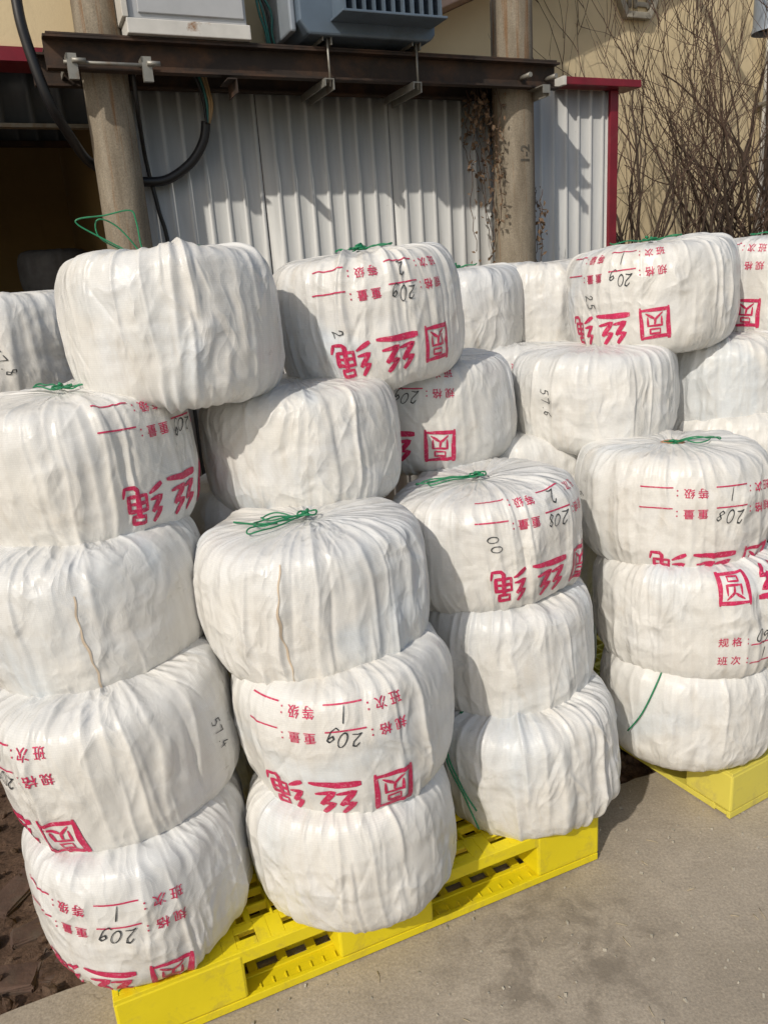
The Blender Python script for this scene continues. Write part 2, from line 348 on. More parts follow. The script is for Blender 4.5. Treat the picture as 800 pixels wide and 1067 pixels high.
def concrete_slab():
    mb = MB(); pts = []
    N = 160
    for i in range(N+1):
        t = -60+120*i/N if not (40 < i < 120) else None
    ts = list(np.linspace(-60, -3, 12))+list(np.linspace(-2.9, 5, 240))+list(np.linspace(5.2, 60, 12))
    edge = []
    for t in ts:
        j = .003*math.sin(t*9.1)+.002*math.sin(t*23+1)+rnd.uniform(-.003, .003)
        q = EDGE_A+EDGE_D*t+EDGE_N*j; edge.append(q)
    back = [EDGE_A+EDGE_D*60-EDGE_N*60, EDGE_A-EDGE_D*60-EDGE_N*60]
    top = [mb.bm.verts.new((q.x, q.y, 0)) for q in edge+back]; mb.bm.faces.new(top[::-1])
    low = [mb.bm.verts.new((q.x, q.y, -.07)) for q in edge]
    for i in range(len(edge)-1): mb.bm.faces.new((top[i], top[i+1], low[i+1], low[i]))
    tag(mb.build('concrete_pavement', M['concrete']), kind='structure')
dirt_ground(); near_dirt(); concrete_slab()
# a few loose bricks bedded in the dirt at the left
for i, (a, b, rz, dz) in enumerate([(-.25, .10, .1, 0), (-.02, .13, -.2, .004), (-.14, .30, .5, .006), (.10, .27, .15, 0), (-.36, .26, -.1, .003), (.02, .42, .9, .008), (-.26, .47, .25, .0), (.16, .10, -.45, -.006), (-.42, .08, .3, -.004), (.22, .44, .05, .0)]):
    q = EDGE_A+EDGE_D*a+EDGE_N*b; mb = MB(); mb.box((0, 0, 0), (.19, .095, .05), None, .008)
    for v in mb.bm.verts: v.co += Vector((rnd.uniform(-1, 1), rnd.uniform(-1, 1), rnd.uniform(-1, 1)))*.004
    bmesh.ops.subdivide_edges(mb.bm, edges=mb.bm.edges[:], cuts=2, use_grid_fill=True)
    for v in mb.bm.verts: v.co += Vector((rnd.uniform(-1, 1), rnd.uniform(-1, 1), rnd.uniform(-1, 1)))*.002
    o = mb.build('old_brick', M['brick']); o.location = (q.x, q.y, -.046+dz); o.rotation_euler = (rnd.uniform(-.12, .12), rnd.uniform(-.12, .12), R_(22)+rz)
    tag(o, 'worn red brick half buried in the dirt strip left of the yellow pallet', 'brick', 'bricks bedded in the dirt')
def clods():
    mb = MB(); rr = random.Random(9)
    for i in range(1500):
        a, b = rr.uniform(-.7, 2.6), rr.uniform(-.02, 1.0)**1; q = EDGE_A+EDGE_D*a+EDGE_N*b; sz = rr.choice([.003, .004, .004, .005, .006, .008, .010, .014, .018])
        r_ = bmesh.ops.create_icosphere(mb.bm, subdivisions=1, radius=sz)
        sc_ = Vector((rr.uniform(.7, 1.5), rr.uniform(.7, 1.3), rr.uniform(.4, .8))); e = Euler((rr.random(), rr.random(), rr.random()*6)).to_matrix()
        for v in r_['verts']: v.co = e @ Vector((v.co.x*sc_.x, v.co.y*sc_.y, v.co.z*sc_.z))*rr.uniform(.8, 1.2)+Vector((q.x, q.y, -.014+sz*.2))
    tag(mb.build('dirt_clods', M['dirt']), 'loose brown clods of dirt along the pavement edge', 'dirt', kind='stuff')
clods()
def litter():
    mb = MB(); rr = random.Random(5)
    for i in range(900):
        x, y = rr.uniform(-.6, 1.5), rr.uniform(.95, 2.0)
        if (Vector((x, y, 0))-EDGE_A).dot(EDGE_N) > -.02: continue
        s = rr.choice([.001, .001, .0015, .0015, .002, .003, .0045]); mb.box((x, y, s*.3), (s*2, s*1.4, s), Euler((rr.random()*3, rr.random()*3, rr.random()*6)).to_matrix())
    tag(mb.build('grit', M['stone']), kind='stuff', label='scattered grit on the concrete', cat='grit')
    mb = MB()
    for i in range(34):
        x, y = rr.uniform(-.4, 1.4), rr.uniform(1.0, 1.95); a = rr.random()*6; L = rr.uniform(.01, .035)
        if (Vector((x, y, 0))-EDGE_A).dot(EDGE_N) > -.02: continue
        mb.tube([(x, y, .002), (x+math.cos(a)*L*.5+rr.uniform(-.004, .004), y+math.sin(a)*L*.5, .003), (x+math.cos(a)*L, y+math.sin(a)*L, .002)], .0008, 4)
    tag(mb.build('straw_scraps', M['straw']), kind='stuff', label='pale straw scraps scattered on the concrete', cat='straw')
litter()

# ------------------------------------------------------------------ shed wall, building, poles, platform
def ribbed(name, s0, s1, z0, z1, w_, mat, parent, pitch=.1, h=.011, seam=.8, nz=2):
    """trapezoid ribbed sheet in the parent's frame (x along the wall, y away)"""
    prof = []; x = s0
    k = 0
    while x < s1-.001:
        e = min(x+pitch, s1); ji = rnd.uniform(-.0015, .0015)
        prof += [(x, 0), (x+pitch*.76, 0), (x+pitch*.82, -h+ji*.5), (x+pitch*.92, -h+ji*.5)]
        x = e; k += 1
    prof = [(min(a, s1), b) for a, b in prof]+[(s1, 0)]
    zs = np.linspace(z0, z1, nz); V = []; Fc = []
    for z in zs:
        for a, b in prof: V.append((a, w_+b, z))
    n = len(prof)
    for j in range(nz-1):
        for i in range(n-1): Fc.append((j*n+i, j*n+i+1, (j+1)*n+i+1, (j+1)*n+i))
    o = link(name, np_mesh(name, V, Fc, False), mat, parent)
    so_ = o.modifiers.new('thick', 'SOLIDIFY'); so_.thickness = .004; so_.offset = 1
    return o
# white ribbed shed wall
sh = wroot('shed_wall', 0, WW, 0, 'white ribbed metal shed wall behind the stacked bales', 'wall')
x = .60
while x < 3.83:                                  # sheets, each lapped over the next with a dark seam
    e = min(x+.80, 3.83); ribbed('wall_sheet', x+.0004, e-.0004, 0, 2.60, rnd.uniform(-.003, .003), M['sheet'], sh)
    if e < 3.8: MB().bb(e-.0035, e+.0035, -.0065, -.0045, 0, 2.59).build('lap_seam', M['dark_steel'], sh)
    x = e
mb = MB()
for zz in (.6, 1.5, 2.3): mb.bb(.6, 3.83, .012, .06, zz, zz+.05)
mb.build('rail', M['galv'], sh)
MB().bb(3.832, 3.90, -.035, .05, 0, 2.602).build('corner_post', M['red_trim'], sh, .004)
cap = MB(); cap.bb(3.40, 4.01, -.125, .05, 2.603, 2.648); cap.build('top_flashing', M['red_trim'], sh, .004)
mb = MB(); mb.bb(3.375, 3.399, -.13, .05, 2.598, 2.650); mb.build('flashing_end', M['white_metal'], sh, .003)
MB().bb(.6, 3.36, -.02, .06, 2.605, 2.66).build('wall_cap', M['white_metal'], sh, .003)

# left building: cream upper wall, red band, dark valance, dark store room
lb = wroot('store_building', 0, WW, 0, 'cream store building with a red band over a dark open bay', 'building')
SL = -3.2
MB().bb(SL, 2.3, .06, .25, 2.705, 6.0).build('upper_wall', M['cream'], lb)
MB().bb(SL, .66, .03, .25, 2.640, 2.702).build('red_band', M['red_trim'], lb)
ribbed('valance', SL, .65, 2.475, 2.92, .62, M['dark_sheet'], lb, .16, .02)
MB().bb(SL, .65, .60, .66, 2.455, 2.475).build('valance_edge', M['galv'], lb)
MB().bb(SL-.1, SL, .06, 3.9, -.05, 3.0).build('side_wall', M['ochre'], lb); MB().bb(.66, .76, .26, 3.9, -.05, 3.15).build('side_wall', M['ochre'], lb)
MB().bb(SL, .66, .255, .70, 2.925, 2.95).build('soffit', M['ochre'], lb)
ribbed('ceiling_sheet', SL, .66, .1, 3.75, 0, M['dark_sheet'], lb, .2, .03).rotation_euler = (R_(90), 0, 0)
for o in lb.children:
    if o.name.startswith('ceiling_sheet'): o.location = (0, 3.85, 3.1)
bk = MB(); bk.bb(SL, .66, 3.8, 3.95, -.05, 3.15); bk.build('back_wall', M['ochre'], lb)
MB().bb(SL, .66, 2.40, 2.46, 2.66, 2.70).build('lintel', M['dark_steel'], lb)
ribbed('hanging_sheet', SL, .655, 2.70, 3.08, 2.43, M['dark_sheet'], lb, .14, .02)

# gable building on the right
gb = wroot('gable_building', 0, WPOLE+2.2, 0, 'cream gable building behind the bare shrubs', 'building')
mb = MB(); mb.prism([(3.0, -.1), (11.5, -.1), (11.5, 4.9), (8.2, 5.46), (3.0, 3.32)], 0, .25); mb.build('gable_wall', M['cream'], gb)
mb = MB(); mb.prism([(2.6, 3.16), (8.2, 5.47), (8.2, 5.63), (2.6, 3.32)], -.42, .40); mb.build('roof_edge', M['pinkish'], gb, .01)
mb = MB(); mb.prism([(8.2, 5.47), (12, 4.85), (12, 5.0), (8.2, 5.63)], -.42, .40); mb.build('roof_edge', M['pinkish'], gb, .01)
# hexagon plaque with a raised character
pq = empty('wall_plaque', WP(5.88, WPOLE+2.2-.0, 3.98), WY, 'hexagonal stone plaque with a raised character on the cream gable', 'plaque')
mb = MB()
hexa = [(.30*math.cos(R_(60*i)), .30*math.sin(R_(60*i))) for i in range(6)]
hx2 = [(.235*math.cos(R_(60*i)), .235*math.sin(R_(60*i))) for i in range(6)]
for i in range(6):
    a, b, c_, d_ = hexa[i], hexa[(i+1) % 6], hx2[(i+1) % 6], hx2[i]; mb.prism([a, b, c_, d_], -.07, -.002)
mb.build('plaque_frame', M['stone'], pq, .006)
mb = MB(); mb.prism(hx2, -.035, -.003); mb.build('plaque_panel', M['cream'], pq)
bm_ = text_arrays('信', .02, 2); V2, T2 = split_arrays(bm_, .5)
Vv = np.concatenate([np.stack([(V2[:, 0]-.5)*.36, np.full(len(V2), y_), (V2[:, 1]-.38)*.36], -1) for y_ in (-.05,)])
o_ = link('raised_character', np_mesh('raised_character', Vv, T2[:, ::-1], False), M['stone'], pq); sd = o_.modifiers.new('thick', 'SOLIDIFY'); sd.thickness = .02; sd.offset = 0
# downpipe, hanging lamp drum
dp = wroot('downpipe', 7.62, WPOLE+2.08, 0, 'white plastic downpipe on the cream gable at the right edge', 'pipe')
mb = MB(); mb.tube([(0, 0, -.05), (0, 0, 4.9)], .055, 16); mb.build('pipe', M['pipe'], dp)
for zz in (.8, 1.9, 3.0, 4.1): MB().bb(-.075, .075, -.06, .11, zz, zz+.035).build('bracket', M['galv'], dp, .004)
ld = empty('vent_drum', WP(6.55, WPOLE+1.2, 3.38), WY, 'grey metal drum with a dark open underside at the top right corner', 'duct')
mb = MB(); mb.tube([(0, 0, 0), (0, 0, .06), (0, 0, .9)], [.165, .155, .155], 40, False); mb.build('drum_wall', M['drum'], ld)
mb = MB(); mb.tube([(0, 0, .045), (0, 0, .055)], .152, 40); mb.build('underside', M['black_in'], ld)
mb = MB(); mb.box((0, .45, .7), (.05, .95, .05)); mb.build('bracket_arm', M['galv'], ld)

# concrete poles
def pole(s, rb, rt, label, H=4.3, lean=0.):
    o = wroot('concrete_pole', s, WPOLE, 0, label, 'pole', 'concrete poles carrying the transformer platform')
    n, m = 48, 60; V = []; Fc = []
    for j in range(m+1):
        z = -.1+(H+.1)*j/m; rr_ = rb+(rt-rb)*j/m
        for i in range(n): V.append((rr_*math.cos(2*PI*i/n)+lean*z, rr_*math.sin(2*PI*i/n), z))
    for j in range(m):
        for i in range(n): Fc.append((j*n+i, j*n+(i+1) % n, (j+1)*n+(i+1) % n, (j+1)*n+i))
    link('shaft', np_mesh('shaft', V, Fc), M['pole'], o); return o
pl_ = pole(.598, .122, .098, 'left concrete pole with rust streaks below the light grey cabinet', lean=.006)
pr_ = pole(2.965, .138, .115, 'right concrete pole with dried vine and painted marks')
# number painted on the right pole, reading upwards
V2, T2 = split_arrays(text_arrays('1-2', .03), .15)
a_ = (V2[:, 1]-.35)*.085; b_ = V2[:, 0]*.085*.95             # rotated to climb the pole
th = R_(-92)+(-a_)/.128; rr_ = .1283
link('painted_number', np_mesh('painted_number', np.stack([rr_*np.cos(th), rr_*np.sin(th), 2.12+b_], -1), T2), M['faded_paint'], pr_)

# platform of two channels, cross bars, clamps
pf = wroot('steel_platform', 0, WPOLE, 0, 'dark steel channel platform bolted between the two concrete poles', 'platform')
def channel(x0, x1, y, z0, z1, fl, d):
    mb = MB(); mb.bb(x0, x1, y-.004, y+.004, z0, z1); mb.bb(x0, x1, min(y, y+fl*d), max(y, y+fl*d), z1-.009, z1+.001); mb.bb(x0, x1, min(y, y+fl*d), max(y, y+fl*d), z0-.001, z0+.009); return mb
channel(.345, 3.17, -.135, 2.52, 2.655, .06, -1).build('channel_beam', M['dark_steel'], pf)
channel(.30, 3.17, .145, 2.515, 2.655, .05, -1).build('channel_beam', M['dark_steel'], pf)
mb = MB(); mb.bb(.36, 3.15, -.19, .148, 2.659, 2.667); mb.build('deck_plate', M['dark_steel'], pf)
for s in (1.69, 2.20):                                 # clamp bars under and over the beams
    for z0, y0, nm in ((2.470, -.225, 'lower_bar'), (2.672, -.235, 'upper_bar')):
        mb = MB(); mb.bb(s-.026, s+.026, y0, .148, z0+.040, z0+.046); mb.bb(s+.020, s+.026, y0, .148, z0-.006, z0+.040); mb.bb(s-.026, s-.020, y0, .148, z0+.01, z0+.040); mb.build(nm, M['galv'], pf)
    mb = MB(); mb.tube([(s+.008, -.215, 2.48), (s+.008, -.215, 2.72)], .006, 8); mb.build('clamp_bolt', M['galv'], pf)
mb = MB(); mb.bb(1.19, 1.196, -.25, -.09, 2.43, 2.49); mb.bb(1.15, 1.196, -.25, -.09, 2.488, 2.494); mb.build('cable_bracket', M['dark_steel'], pf)
for s0 in (.598+.016,):
    for d in (-.165, .165):
        mb = MB(); mb.bb(s0+d-.022, s0+d+.022, -.225, -.20, 2.47, 2.575); mb.bb(s0+d-.022, s0+d-.015, -.225, .148, 2.55, 2.575); mb.tube([(s0+d, -.23, 2.545), (s0+d+.06, -.23, 2.545)], .011, 8); mb.build('clamp_plate', M['galv'], pf)
    mb = MB(); mb.tube([(s0-.2, -.215, 2.54), (s0+.2, -.215, 2.54)], .008, 8); mb.build('tie_rod', M['galv'], pf)
mb = MB(); mb.bb(2.99, 3.04, -.27, -.02, 2.512, 2.518); mb.bb(3.034, 3.04, -.27, -.02, 2.46, 2.512); mb.bb(2.99, 3.034, -.27, -.264, 2.475, 2.512); mb.build('end_bracket', M['galv'], pf)
for q_ in (2.93, 3.11): MB().tube([(q_, -.235, 2.575), (q_, -.13, 2.575)], .014, 6).build('beam_bolt', M['galv'], pf)

# light grey cabinet on the platform
cb = wroot('electric_cabinet', 1.0, WPOLE-.03, 2.70, 'light grey electrical cabinet standing on the steel platform beside the left pole', 'cabinet')
MB().bb(-.27, .29, -.17, .2, .035, .95).build('cabinet_body', M['cabinet'], cb, .006)
MB().bb(-.225, .275, -.182, -.1705, .06, .93).build('cabinet_door', M['cabinet'], cb, .003)
mb = MB(); mb.bb(-.285, .30, -.19, .21, -.03, .034); mb.build('cabinet_base', M['cab_rust'], cb, .004)
MB().bb(-.30, -.272, -.19, .21, .036, .95).build('side_flange', M['white_metal'], cb, .003)

# transformer
tf = wroot('transformer', 1.98, WPOLE-.02, 2.700, 'blue grey finned transformer on the steel platform above the ribbed wall', 'transformer')
mb = MB(); mb.prism([(-.44, .06), (-.39, 0), (.29, 0), (.325, .03), (.325, 1.0), (-.44, 1.0)], -.24, .26); mb.build('tank', M['trafo'], tf, .012)
mb = MB()
for i in range(11): mb.bb(-.26+i*.053, -.253+i*.053, -.40, -.241, .073, .9)
mb.build('cooling_fin', M['trafo'], tf)
mb = MB(); mb.bb(-.275, .305, -.41, -.241, .060, .072); mb.build('fin_shelf', M['trafo'], tf, .003)
mb = MB(); mb.bb(-.475, -.442, -.2, .22, .02, 1.0)
mb.build('side_cover', M['drum'], tf, .01)

# cables
def cable(name, pts, rad, mat, label, cat='cable', group=None, n=10):
    mb = MB(); mb.tube(catmull([WP(*q) for q in pts], n), rad, 10); return tag(mb.build(name, mat), label, cat, group)
cable('power_cable', [(.28, WPOLE-.14, 3.25), (.27, WPOLE-.13, 2.86), (.275, WPOLE-.14, 2.66), (.33, WPOLE-.13, 2.40), (.42, WPOLE-.0, 2.25), (.50, WPOLE+.122, 2.17), (.64, WPOLE+.128, 2.10), (.75, WPOLE+.12, 2.08), (.87, WPOLE+.11, 2.09), (1.0, WPOLE+.10, 2.17), (1.075, WPOLE+.09, 2.27), (1.10, WPOLE+.085, 2.36)], .024, M['rubber'], 'thick black cable looping behind the left concrete pole', n=14)
for i, (mt, d, nm) in enumerate((('rubber', -.018, 'black'), ('wire_tan', .012, 'tan'), ('wire_tan', .024, 'tan'), ('wire_teal', -.002, 'teal'))):
    o = cable('core_wire', [(1.10+d*.4, WPOLE+.05+d*.3, 2.35), (1.11+d, WPOLE+.05, 2.43), (1.095+d*1.4, WPOLE+.04+d, 2.52), (1.06+d*2, WPOLE+.03+d, 2.62), (1.04+d*2, WPOLE+.03, 2.658)], .007, M[mt], {'black': 'black core wire rising from the thick cable end', 'teal': 'teal core wire rising from the thick cable end', 'tan': 'tan core wire rising from the thick cable end'}[nm], 'wire', 'core wires of the thick cable')
cable('thin_cable', [(.73, WPOLE-.10, 2.56), (.735, WPOLE-.06, 2.4), (.765, WPOLE+.1, 2.2), (.80, WPOLE+.13, 1.95), (.835, WPOLE+.14, 1.6), (.85, WPOLE+.14, 0)], .011, M['rubber'], 'thin black cable running down the ribbed wall beside the left pole')
for i in range(4):
    d = i*.018
    cable('green_wire', [(1.46+d, WPOLE+.02, 2.665), (1.45+d*.6, WPOLE, 2.76), (1.415+d*1.2, WPOLE-.02, 2.86), (1.40+d*.4, WPOLE-.02, 3.0), (1.36+d*1.5, WPOLE-.02, 3.3)], .006, M['wire_teal' if i != 2 else 'rubber'], ('dark green wires rising between the cabinet and the transformer' if i != 2 else 'black wire rising between the cabinet and the transformer'), 'wire', 'wires between cabinet and transformer')

# dried vine on the right pole
vn = wroot('dry_vine', 2.80, WPOLE-.0, 0, 'dried vine with brown leaves hanging beside the right concrete pole', 'vine')
mb = MB(); lf = MB(); rr = random.Random(11)
def leaf(mb, q, s, rr):
    e = Euler((rr.uniform(0, 6), rr.uniform(0, 6), rr.uniform(0, 6))).to_matrix()
    P = [(-.5, 0, 0), (0, .28, .10), (.5, 0, .02), (0, -.28, .12), (.0, 0, -.02)]
    vs_ = [mb.bm.verts.new(Vector(q)+e @ Vector(k)*s) for k in P]
    for a, b in ((0, 1), (1, 2), (2, 3), (3, 0)): mb.bm.faces.new((vs_[a], vs_[b], vs_[4]))
for k in range(15):
    x0 = rr.uniform(-.14, .02) if k < 11 else rr.uniform(.30, .34); z = 2.56 if k < 11 else rr.uniform(1.95, 2.05); x = x0; y = rr.uniform(-.1, .12); pts = []
    L = rr.uniform(.3, .95) if k < 11 else .5
    for i in range(16):
        pts.append((x, y, z)); x += rr.uniform(-.022, .022)+(.004 if k < 11 else 0); y += rr.uniform(-.012, .012); z -= L/15
        y = max(-.14, min(.12, y))
        f = 1.5 if i < 8 else .7
        for _ in range(int(rr.random()*4.2*f*(1 if k < 11 else .8))): leaf(lf, (x+rr.uniform(-.03, .03), y+rr.uniform(-.03, .03), z+rr.uniform(-.03, .03)), rr.uniform(.02, .05), rr)
    mb.tube(pts, .0022, 4)
mb.build('vine_stem', M['twig'], vn); lf.build('dry_leaves', M['dry_leaf'], vn)

# bare shrubs
def shrub(s, w_, label, seed, n_main, lean, h=2.3, spread=.5, limbs=()):
    o = wroot('bare_shrub', s, w_, 0, label, 'shrub', 'bare shrubs in front of the cream gable')
    rr = random.Random(seed); big = MB(); tw = MB(); lv = MB()
    def grow(q, d, L, rad, depth):
        pts = [q.copy()]; rs = [rad]; n = max(4, int(L/.09)); kids = []
        for i in range(n):
            d = (d+Vector((rr.gauss(0, .11), rr.gauss(0, .09), rr.gauss(.03, .09)))).normalized(); q = q+d*(L/n)
            if q.y < -.75 or q.y > 1.05: d.y *= -.6
            q.y = max(-.8, min(1.1, q.y)); pts.append(q.copy()); rs.append(rad*(1-.72*(i+1)/n)); kids.append((q.copy(), d.copy(), rs[-1]))
        (big if rad > .0085 else tw).tube(pts, rs, 7 if rad > .012 else (5 if rad > .005 else 3), False)
        if depth <= 0:
            return
        nk = {4: 5, 3: 6, 2: 4, 1: 2}[depth]
        for j in range(nk):
            i = rr.randrange(max(1, int(n*.2)), n); c, dd, r0 = kids[i]
            ax = Vector((rr.gauss(0, 1), rr.gauss(0, .6), rr.gauss(.15, .6))).normalized()
            nd = (dd*.75+ax*rr.uniform(.45, .85)+Vector((0, 0, .22))).normalized()
            grow(c, nd, L*rr.uniform(.42, .72), max(.004, r0*rr.uniform(.5, .78)), depth-1)
            if depth == 1 and rr.random() < .16: leaf(lv, c+Vector((rr.uniform(-.02, .02), 0, -.02)), rr.uniform(.014, .028), rr)
    for k in range(n_main):
        d = Vector((lean+rr.gauss(0, spread), rr.gauss(0, .25), 1)).normalized()
        grow(Vector((rr.uniform(-.16, .16), rr.uniform(-.1, .1), -.05)), d, h*rr.uniform(.75, 1.1), rr.uniform(.02, .042), 3)
    for dx, L, rd in limbs: grow(Vector((rr.uniform(-.1, .1), rr.uniform(-.15, .0), .9)), Vector((dx, -.05, 1)).normalized(), L, rd, 2)
    big.build('branches', M['bark'], o); tw.build('twigs', M['twig'], o)
    if len(lv.bm.verts): lv.build('dry_leaves', M['dry_leaf'], o)
    else: lv.bm.free()
shrub(4.75, WPOLE+1.15, 'bare shrub close behind the red post with thin upright stems', 1, 3, -.02, 3.2, .32, limbs=[(.9, 1.7, .026)])
shrub(5.05, WPOLE+1.0, 'bare shrub with a thick branch slanting right beyond the ribbed wall', 22, 3, .9, 3.0, .5, limbs=[(1.5, 2.1, .03), (1.0, 2.0, .024)])
shrub(5.75, WPOLE+1.1, 'bare shrub in the middle of the cream gable with crossing branches', 3, 3, .3, 3.3, .55)
shrub(6.15, WPOLE+.9, 'bare shrub with the thickest dark trunk leaning to the right edge', 44, 4, .7, 3.2, .6, limbs=[(.9, 2.2, .045), (-.5, 1.7, .026)])
shrub(6.9, WPOLE+1.2, 'bare shrub at the right edge in front of the white downpipe', 5, 3, -.25, 3.4, .45)

# ------------------------------------------------------------------ pallets
def pallet(x, y, yaw, label, mat, wx=1.2, dy=1.0, H=.145):
    o = empty('plastic_pallet', (x, y, .005), yaw, label, 'pallet', 'yellow plastic pallets under the bales')
    # front left bottom corner is the origin, x along the front, y to the back
    dk = MB(); z0, z1 = H-.032, H
    dk.bb(.012, wx-.012, .012, dy-.012, z1-.014, z1-.012)            # thin web low between the ribs is open: only a rim sheet
    bmesh.ops.delete(dk.bm, geom=dk.bm.faces[:], context='FACES'); bmesh.ops.delete(dk.bm, geom=dk.bm.verts[:], context='VERTS')
    fr = .075
    dk.bb(0, wx, 0, .012, z0, z1); dk.bb(0, wx, dy-.012, dy, z0, z1); dk.bb(0, .012, .012, dy-.012, z0, z1); dk.bb(wx-.012, wx, .012, dy-.012, z0, z1)
    def holes_band(xa, xb, ya, yb):                                   # rim sheet with oblong slots along its long side
        long_x = (xb-xa) > (yb-ya); L = (xb-xa) if long_x else (yb-ya); n = max(1, int(L/.10)); st = L/n
        z = z1-.005
        for i in range(n):
            a = i*st; s0, s1 = a+st*.3, a+st*.72
            if long_x:
                m0, m1 = ya+(yb-ya)*.34, ya+(yb-ya)*.66
                for q in ((xa+a, xa+s0, ya, yb), (xa+s1, xa+a+st, ya, yb), (xa+s0, xa+s1, ya, m0), (xa+s0, xa+s1, m1, yb)): dk.bb(*q, z, z1-.001)
            else:
                m0, m1 = xa+(xb-xa)*.34, xa+(xb-xa)*.66
                for q in ((xa, xb, ya+a, ya+s0), (xa, xb, ya+s1, ya+a+st), (xa, m0, ya+s0, ya+s1), (m1, xb, ya+s0, ya+s1)): dk.bb(*q, z, z1-.001)
    holes_band(.012, wx-.012, .012, fr); holes_band(.012, wx-.012, dy-fr, dy-.012); holes_band(.012, fr, fr, dy-fr); holes_band(wx-fr, wx-.012, fr, dy-fr)
    for i in range(20):
        xx = fr+(wx-2*fr)*i/19; wd = .006 if i % 4 else .014; dk.bb(xx-wd/2, xx+wd/2, fr, dy-fr, z0+.004, z1-.002)
    for i in range(18):
        yy = fr+(dy-2*fr)*i/17; wd = .007 if i % 3 else .02; dk.bb(fr, wx-fr, yy-wd/2, yy+wd/2, z0+.006, z1-.004)
    for ex, ey, sx, sy in ((.012, .012, 1, 1), (wx-.012, .012, -1, 1)):
        dk.box((ex+sx*.03, ey+sy*.03, z1-.012), (.085, .005, .02), Euler((0, 0, sx*sy*R_(45))).to_matrix())
    dk.build('top_deck', mat, o, .0015)
    bw = .255; xs = ((0, .278), (wx/2-.135, wx/2+.130), (wx-.20, wx)); ys = ((0, .15), (dy/2-.08, dy/2+.08), (dy-.15, dy))
    for (xa, xb) in xs:
        for (ya, yb) in ys:
            mb = MB(); e = .0015
            mb.prism([(xa+(.014 if xa > 0 else -.0015), ya-.0015), (xb-(.014 if xb < wx else -.0015), ya-.0015), (xb+(-e if xb < wx else .0015), yb+.0015), (xa+(e if xa > 0 else -.0015), yb+.0015)], .021, z1-.0065, 'xy')
            mb.build('leg_block', mat, o, .006)
    bt = MB(); bz0, bz1 = 0., .020
    for ya, yb in ((0, .062), (dy/2-.05, dy/2+.05), (dy-.062, dy)):
        bt.bb(0, wx, ya, ya+.012, bz0, bz1); bt.bb(0, wx, yb-.012, yb, bz0, bz1); bt.bb(.0, wx, ya+.012, yb-.012, bz0+.006, bz1-.004)
    for xa, xb in ((0, .13), (wx/2-.065, wx/2+.065), (wx-.13, wx)):
        for ya, yb in ((.062, dy/2-.05), (dy/2+.05, dy-.062)): bt.bb(xa, xb, ya, yb, bz0+.001, bz1-.002)
    for i in range(40):
        xx = .03+i*.0295; bt.bb(xx-.002, xx+.002, .012, .03, bz1-.004, bz1)
    for i in range(14):
        xx = .15+i*.07; bt.bb(xx-.011, xx+.011, .062, dy-.062, bz0+.003, bz1-.003)
    for i in range(15):
        yy = .105+i*.056; bt.bb(.13, wx-.13, yy-.010, yy+.010, bz0+.004, bz1-.0042)
    bt.build('bottom_deck', mat, o, .0015)
    return o
PY1 = R_(22.4)
P1 = Vector((.496-1.2*math.cos(PY1), 1.666-1.2*math.sin(PY1), 0))
pallet(P1.x, P1.y, PY1, 'bright yellow plastic pallet under the three front bale stacks', M['pallet'])
pallet(.896, 1.78, R_(28), 'pale faded yellow plastic pallet under the bale stacks at the right', M['pallet_pale'])

